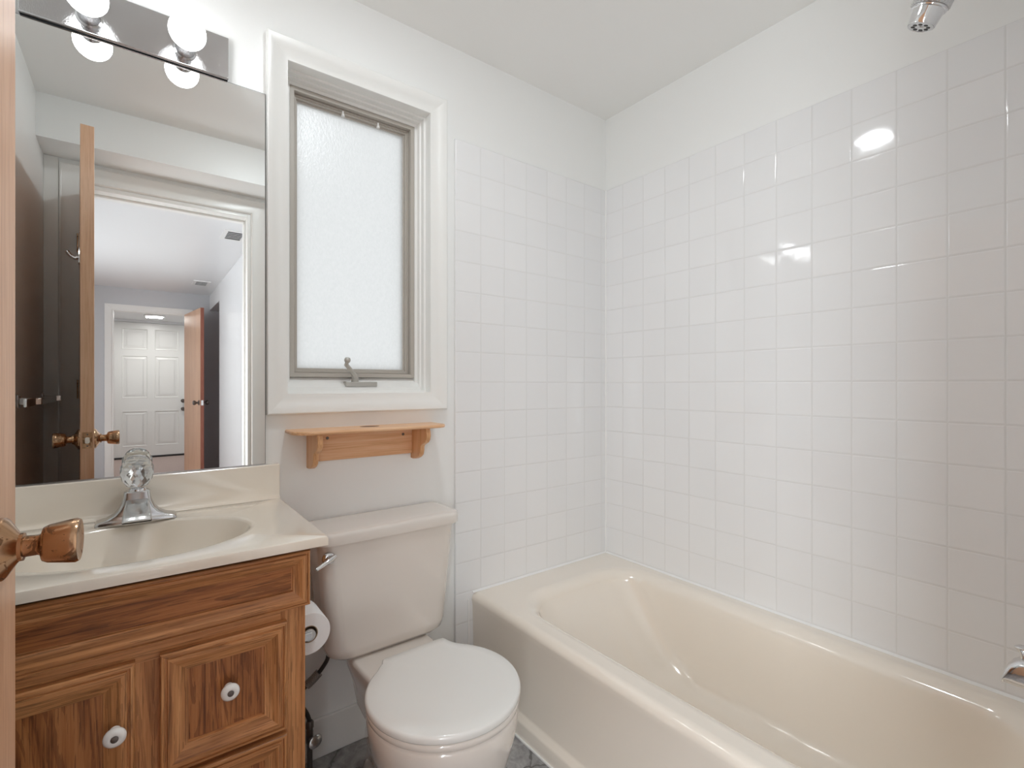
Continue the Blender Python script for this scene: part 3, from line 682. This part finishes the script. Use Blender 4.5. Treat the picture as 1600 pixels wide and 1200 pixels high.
obj('faucet_handle', bm, m_crystal, fc, label='clear faceted crystal knob')

# ================================================================== TOILET
TX = 0.624
to = empty('toilet', (TX, 1.30, 0), label='bone-coloured two-piece toilet with closed white lid beside the tub', cat='toilet')
BS = -0.019     # the bowl sits a little towards the vanity
def rel(pts, z, dx=0.0): return [(x + dx, y - 1.30, z) for x, y in pts]
bm = bmesh.new(); rg = []
for z, hw, y0, y1, r in ((0.357, 0.150, 1.452, 1.565, 0.045), (0.359, 0.170, 1.435, 1.575, 0.05), (0.372, 0.186, 1.424, 1.580, 0.052), (0.395, 0.193, 1.420, 1.582, 0.052), (0.56, 0.209, 1.416, 1.584, 0.05), (0.709, 0.222, 1.412, 1.586, 0.048)):
    rg.append(rel(rrect(-hw, hw, y0, y1, r, 8), z))
loft(bm, rg); obj('tank', bm, m_china, to, smooth=60)
bm = bmesh.new(); rg = []
for z, d in ((0.7095, 0.007), (0.7110, 0.001), (0.716, 0), (0.735, 0), (0.742, 0.003), (0.7455, 0.010), (0.7465, 0.022)):
    rg.append(rel(rrect(-0.237 + d, 0.238 - d, 1.4005 + d, 1.5955 - d, [max(0.05 - d, 0.01), 0.03, 0.03, max(0.05 - d, 0.01)], 8), z))
loft(bm, rg); obj('tank_lid', bm, m_china, to, smooth=60)
lv = empty('flush_lever', (0.4255 - TX, 1.4135 - 1.30, 0.676)); lv.parent = to
bm = bmesh.new(); lathe(bm, [(0.0185, 0), (0.0185, 0.003), (0.015, 0.008), (0.010, 0.0095), (0.009, 0.020)], (0, 0.0035, 0), (0, -1, 0), 28); obj('lever_boss', bm, m_chrome, lv, smooth=45)
bm = bmesh.new(); tube(bm, [(0.014, -0.014, 0.008), (0.004, -0.018, 0.004), (-0.018, -0.024, -0.004), (-0.042, -0.030, -0.0135)], [0.0065, 0.0075, 0.006, 0.0045], 12); obj('lever_arm', bm, m_chrome, lv, smooth=45)
# bowl
def egg(a, yf, yb, yc, pb=2.0, n=64):
    """a half-width, front and back extents round the centre line yc; pb > 2 squares the back"""
    out = []
    for k in range(n):
        t = -PI/2 + 2*PI*k/n
        c, s = math.cos(t), math.sin(t)
        if s <= 0: out.append((a * c, yc + yf * s))
        else:
            e = 2.0 / pb
            out.append((a * math.copysign(abs(c)**e, c), yc + yb * abs(s)**e))
    return out
bm = bmesh.new(); rg = []
for z, a, yf, yb, pb in ((0.0, 0.108, 0.150, 0.40, 3.6), (0.02, 0.106, 0.148, 0.40, 3.6), (0.06, 0.098, 0.132, 0.385, 3.4), (0.12, 0.100, 0.128, 0.37, 3.2), (0.18, 0.122, 0.142, 0.35, 3.0), (0.24, 0.152, 0.164, 0.28, 2.6), (0.30, 0.173, 0.180, 0.23, 2.2), (0.345, 0.182, 0.188, 0.20, 2.1), (0.375, 0.184, 0.190, 0.195, 2.0), (0.383, 0.181, 0.187, 0.192, 2.0), (0.386, 0.172, 0.178, 0.183, 2.0)):
    rg.append(rel(egg(a, yf, yb, 1.078, pb), z, BS))
loft(bm, rg); obj('bowl', bm, m_china, to, smooth=70)
bm = bmesh.new(); rg = []
for z, d in ((0.18, 0.035), (0.26, 0.02), (0.31, 0.004), (0.343, 0.0), (0.352, 0.003), (0.355, 0.010)):
    rg.append(rel([(x, y) for x, y in ((-0.125 + d, 1.20), (0.125 - d, 1.20), (0.122 - d, 1.32), (0.128 - d, 1.42), (0.122 - d, 1.50), (-0.122 + d, 1.50), (-0.128 + d, 1.42), (-0.122 + d, 1.32))], z))
loft(bm, rg); obj('tank_deck', bm, m_china, to, smooth=60)
bm = bmesh.new(); rg = []
o0, i0 = egg(0.187, 0.192, 0.185, 1.078, 2.1), egg(0.125, 0.13, 0.11, 1.078)
for z, k in ((0.3875, 0.985), (0.390, 1.0), (0.401, 1.0), (0.4035, 0.985)):
    rg.append([(x * k + BS, (y - 1.078) * k + 1.078 - 1.30, z) for x, y in o0])
rg.append([(x + BS, y - 1.30, 0.4035) for x, y in i0]); rg.append([(x + BS, y - 1.30, 0.3875) for x, y in i0])
R_ = loft(bm, rg, False, False)
for j in range(64): bm.faces.new((R_[-1][j], R_[-1][(j+1) % 64], R_[0][(j+1) % 64], R_[0][j]))
obj('seat', bm, m_china, to, smooth=50)
# lid: round with two hinge ears
lo = []
for k in range(49):
    a = math.radians(-90 - 143 + 272 * k / 48)
    lo.append((BS + 0.190 * math.cos(a), 1.078 + (0.193 if math.sin(a) < 0 else 0.187) * math.sin(a)))
lo += [(0.1140, 1.2120), (0.1010, 1.2300), (0.0940, 1.2480), (0.0905, 1.2660), (0.0880, 1.2745), (0.075, 1.2765), (0.04, 1.2765), (0.0, 1.276), (-0.04, 1.2750), (-0.090, 1.2735), (-0.1000, 1.2710), (-0.1035, 1.2640), (-0.1090, 1.2530), (-0.1230, 1.2400)]
bm = bmesh.new(); rg = []
for z, k in ((0.4040, 0.97), (0.4050, 0.99), (0.409, 1.0), (0.4175, 1.0), (0.4215, 0.992), (0.4240, 0.97), (0.4265, 0.80), (0.4280, 0.45), (0.4285, 0.1)):
    rg.append([(x * k, (y - 1.10) * k + 1.10 - 1.30, z) for x, y in lo])
loft(bm, rg); obj('lid', bm, m_seat, to, smooth=50, label='closed white toilet lid')
for s in (-1, 1):
    bm = bmesh.new(); prism(bm, rrect(s*0.075 - 0.018, s*0.075 + 0.018, 1.262 - 1.30, 1.292 - 1.30, 0.008, 4), 0.355, 0.404, 'Z'); obj('seat_hinge', bm, m_seat, to, bevel=0.003)

# water supply
ws = empty('supply_line', (0.41, 1.55, 0.0), label='dark braided supply hose and shutoff valve under the toilet tank', cat='water line')
def W_(pts): return [(x - 0.41, y - 1.55, z) for x, y, z in pts]
bm = bmesh.new(); tube(bm, spline(W_([(0.455, 1.515, 0.356), (0.453, 1.522, 0.334), (0.443, 1.530, 0.312), (0.429, 1.534, 0.293)]), 6), 0.0062, 12); obj('hose', bm, m_black, ws, smooth=60)
bm = bmesh.new(); tube(bm, spline(W_([(0.432, 1.533, 0.297), (0.415, 1.536, 0.281), (0.399, 1.540, 0.268)]), 6), 0.0125, 16); obj('hose_coupling', bm, m_braid, ws, smooth=60)
bm = bmesh.new(); tube(bm, spline(W_([(0.400, 1.540, 0.269), (0.380, 1.544, 0.245), (0.388, 1.548, 0.205), (0.402, 1.55, 0.175), (0.410, 1.55, 0.150)]), 6), 0.0065, 12); obj('lower_hose', bm, m_black, ws, smooth=60)
bm = bmesh.new(); lathe(bm, [(0.008, 0.152), (0.0115, 0.148), (0.0115, 0.132), (0.009, 0.130), (0.0105, 0.118), (0.0105, 0.088), (0.008, 0.084), (0.008, 0.03), (0.0085, 0.0), ], (0, 0, 0), (0, 0, 1), 16); obj('valve_body', bm, m_darkmetal, ws, smooth=45)
bm = bmesh.new(); tube(bm, [(0, -0.008, 0.102), (0.006, -0.026, 0.102)], 0.006, 12); obj('valve_stem', bm, m_darkmetal, ws, smooth=45)
bm = bmesh.new(); lathe(bm, [(0.006, 0), (0.020, 0.001), (0.024, 0.005), (0.020, 0.009), (0.006, 0.011)], (0.007, -0.026, 0.102), (0.45, -0.9, 0.15), 24); 
for v in bm.verts: v.co.z = 0.102 + (v.co.z - 0.102) * 0.72
obj('valve_handle', bm, m_chrome_d, ws, smooth=50)

# toilet paper on the cabinet side
hd = empty('paper_holder', (0.291, 1.36, 0.53), label='chrome paper holder screwed to the side of the oak vanity', cat='paper holder')
for y in (-0.066, 0.058):
    bm = bmesh.new(); prism(bm, rrect(y - 0.006, y + 0.014, -0.02, 0.02, 0.004, 3), 0.0003, 0.004, 'X'); 
    yy = y + 0.004
    box(bm, 0.004, 0.058, yy - 0.003, yy + 0.003, -0.009, 0.009); obj('holder_arm', bm, m_chrome, hd, bevel=0.001)
bm = bmesh.new(); lathe(bm, [(0.0145, -0.059), (0.0155, -0.056), (0.0155, 0.056), (0.0145, 0.059)], (0.0535, 0, 0), (0, 1, 0), 24); obj('spindle', bm, m_chrome_d, hd, smooth=45)
tp = empty('toilet_paper_roll', (0.3452, 1.36, 0.53), label='white toilet paper roll hanging beside the vanity', cat='toilet paper')
bm = bmesh.new(); n = 48; rg = []
for r, y in ((0.0215, -0.051), (0.0515, -0.051), (0.0525, -0.050), (0.0525, 0.050), (0.0515, 0.051), (0.0215, 0.051)):
    rg.append([(r * math.cos(2*PI*j/n), y, r * math.sin(2*PI*j/n)) for j in range(n)])
loft(bm, rg, False, False); obj('paper', bm, m_paper, tp, smooth=40)
bm = bmesh.new(); rg = []
for r, y in ((0.0195, -0.0512), (0.0214, -0.0512), (0.0214, 0.0512), (0.0195, 0.0512), (0.0195, -0.0512)):
    rg.append([(r * math.cos(2*PI*j/n), y, r * math.sin(2*PI*j/n)) for j in range(n)])
loft(bm, rg, False, False); obj('core', bm, m_card, tp, smooth=40, label='brown cardboard core')

# ================================================================== BATHTUB
tx0, tx1, ty0, ty1, tz = 1.012, XR - 0.0085, YF + 0.0085, YB - 0.0085, 0.372
tu = empty('bathtub', (tx0, ty0, 0), label='long bone-coloured alcove bathtub against the tiled walls', cat='bathtub')
def TR(x0, x1, y0, y1, r, z, n=10): return [(x - tx0, y - ty0, z) for x, y in rrect(x0, x1, y0, y1, r, n)]
bm = bmesh.new(); rg = []
e = 0.001
rg.append(TR(tx0 - 0.012, tx1, ty0, ty1, e, 0.0))
rg.append(TR(tx0 - 0.012, tx1, ty0, ty1, e, 0.048))
rg.append(TR(tx0 - 0.008, tx1, ty0, ty1, e, 0.055))
rg.append(TR(tx0 + 0.006, tx1, ty0, ty1, e, 0.062))
rg.append(TR(tx0 + 0.009, tx1, ty0, ty1, e, 0.070))
rg.append(TR(tx0 + 0.004, tx1, ty0, ty1, e, 0.325))
for k in range(0, 7):
    a = k / 6 * PI / 2; d = 0.026
    rg.append(TR(tx0 + d * (1 - math.cos(a)), tx1, ty0, ty1, e, tz - d + d * math.sin(a)))
# rim to basin
ix0, ix1, iy0, iy1 = 1.098, 1.700, 0.135, 1.440
rad = (0.12, 0.17, 0.17, 0.12)
def IR(d, z, dyb=0.0, dx=0.0):
    q = [max(r - d * 0.4, 0.05) for r in rad]
    return TR(ix0 + d + dx, ix1 - d - dx, iy0 + d, iy1 - d - dyb, q, z)
rg.append(TR(tx0 + 0.029, tx1 - 0.003, ty0 + 0.003, ty1 - 0.003, 0.004, tz)); rg.append(IR(-0.027, tz)); rg.append(IR(-0.022, tz))
for k in range(1, 8):
    a = k / 7 * PI / 2 * 0.93; d = 0.046
    rg.append(IR(-0.022 + d * math.sin(a), tz - d * (1 - math.cos(a))))
rg.append(IR(0.026, 0.30, 0.03)); rg.append(IR(0.036, 0.22, 0.085)); rg.append(IR(0.050, 0.14, 0.15)); rg.append(IR(0.070, 0.085, 0.20)); rg.append(IR(0.095, 0.055, 0.235)); rg.append(IR(0.13, 0.042, 0.27)); rg.append(IR(0.20, 0.038, 0.32))
loft(bm, rg, False, True); obj('tub_shell', bm, m_tub, tu, smooth=60)
bm = bmesh.new(); lathe(bm, [(0.03, 0), (0.029, 0.002), (0.02, 0.0015), (0.017, 0.004), (0.002, 0.006)], (1.39 - tx0, 0.40 - ty0, 0.0385), (0, 0, 1), 24); obj('drain', bm, m_chrome, tu, smooth=45)
bm = bmesh.new(); lathe(bm, [(0.036, 0), (0.035, 0.006), (0.02, 0.009), (0.004, 0.0095)], (1.39 - tx0, 0.172 - ty0, 0.26), (0, 1, 0.1), 28); obj('overflow_plate', bm, m_chrome, tu, smooth=45)
# caulk beads
bm = bmesh.new()
prism(bm, [(ty1 + 0.0002, tz + 0.0002), (ty1 - 0.007, tz + 0.0002), (ty1 + 0.0002, tz + 0.006)], tx0 + 0.004, tx1, 'X')
prism(bm, [(tx1 + 0.0002, tz + 0.0002), (tx1 - 0.007, tz + 0.0002), (tx1 + 0.0002, tz + 0.006)], ty0, ty1 - 0.0072, 'Y')
box(bm, tx0 - 0.018, tx0 - 0.0122, ty0, ty1, 0.0002, 0.005)
box(bm, tx0 - 0.018, tx0 - 0.0122, ty1 - 0.0035, ty1 + 0.0002, 0.006, 0.35)
obj('trim_10', bm, m_caulk, label='white caulk bead around the tub', **K)

# tub spout
ts = empty('tub_spout', (1.39, YF + 0.0085, 0.60), label='chrome tub spout with pull-up diverter knob on the shower wall', cat='spout')
bm = bmesh.new(); rg = []
for y, hw, zt, zb in ((0.0, 0.027, 0.031, -0.024), (0.01, 0.027, 0.031, -0.026), (0.09, 0.026, 0.029, -0.027), (0.112, 0.0255, 0.024, -0.027), (0.124, 0.025, 0.014, -0.027), (0.132, 0.024, 0.0, -0.027), (0.136, 0.023, -0.018, -0.027)):
    rg.append([(x, y, z) for x, z in rrect(-hw, hw, zb, zt, min(0.011, (zt - zb) * 0.45), 4)])
loft(bm, rg); obj('spout_body', bm, m_chrome, ts, smooth=40)
bm = bmesh.new(); lathe(bm, [(0.005, 0.026), (0.005, 0.036), (0.010, 0.043), (0.0115, 0.047), (0.008, 0.049)], (0, 0.105, 0), (0, 0.1, 1), 20); obj('diverter_knob', bm, m_chrome, ts, smooth=45)

# shower head
ax = Vector((0, -0.434, 0.901)).normalized()
shd = empty('shower_head', (1.39, 0.322, 1.964), label='chrome shower head with a ribbed collar hanging near the ceiling', cat='shower head')
def along(h): return tuple(ax * h)
bm = bmesh.new(); lathe(bm, [(0.0245, 0.001), (0.0255, 0.0), (0.0265, 0.002), (0.0285, 0.018), (0.0305, 0.0305), (0.0335, 0.0315), (0.0345, 0.034), (0.033, 0.037)], (0, 0, 0), ax, 48); obj('shower_cone', bm, m_chrome, shd, smooth=35)
bm = bmesh.new(); lathe(bm, [(0.0350, 0.0365), (0.0372, 0.0385), (0.0375, 0.062), (0.034, 0.070), (0.022, 0.085), (0.015, 0.092)], (0, 0, 0), ax, 120, rmod=lambda i, j: 1.0 if i in (0, 4, 5) else (1.0 if (j // 2) % 2 else 0.965)); obj('ribbed_collar', bm, m_chrome_d, shd, smooth=20)
bm = bmesh.new(); lathe(bm, [(0.0245, 0.0005), (0.022, -0.0006), (0.006, -0.0006), (0.005, -0.002), (0.001, -0.002)], (0, 0, 0), ax, 32); obj('spray_face', bm, m_chrome_d, shd, smooth=30)
u_ = ax.orthogonal().normalized(); w_ = ax.cross(u_)
for k in range(8):
    a = 2*PI*k/8 + 0.2; bm = bmesh.new(); c = u_ * math.cos(a) * 0.0145 + w_ * math.sin(a) * 0.0145
    lathe(bm, [(0.0042, -0.0007), (0.004, -0.0012)], c, ax, 10); obj('nozzle', bm, m_black, shd)
bm = bmesh.new(); tube(bm, spline([along(0.088), along(0.115), (0, -0.12, 0.175), (0, -0.19, 0.185), (0, -0.2684, 0.17)], 6), 0.0105, 16); obj('shower_arm', bm, m_chrome, shd, smooth=60)
bm = bmesh.new(); lathe(bm, [(0.032, 0), (0.031, 0.004), (0.018, 0.011), (0.0115, 0.013)], (0, -0.2683, 0.17), (0, 1, 0), 28); obj('flange', bm, m_chrome, shd, smooth=45)
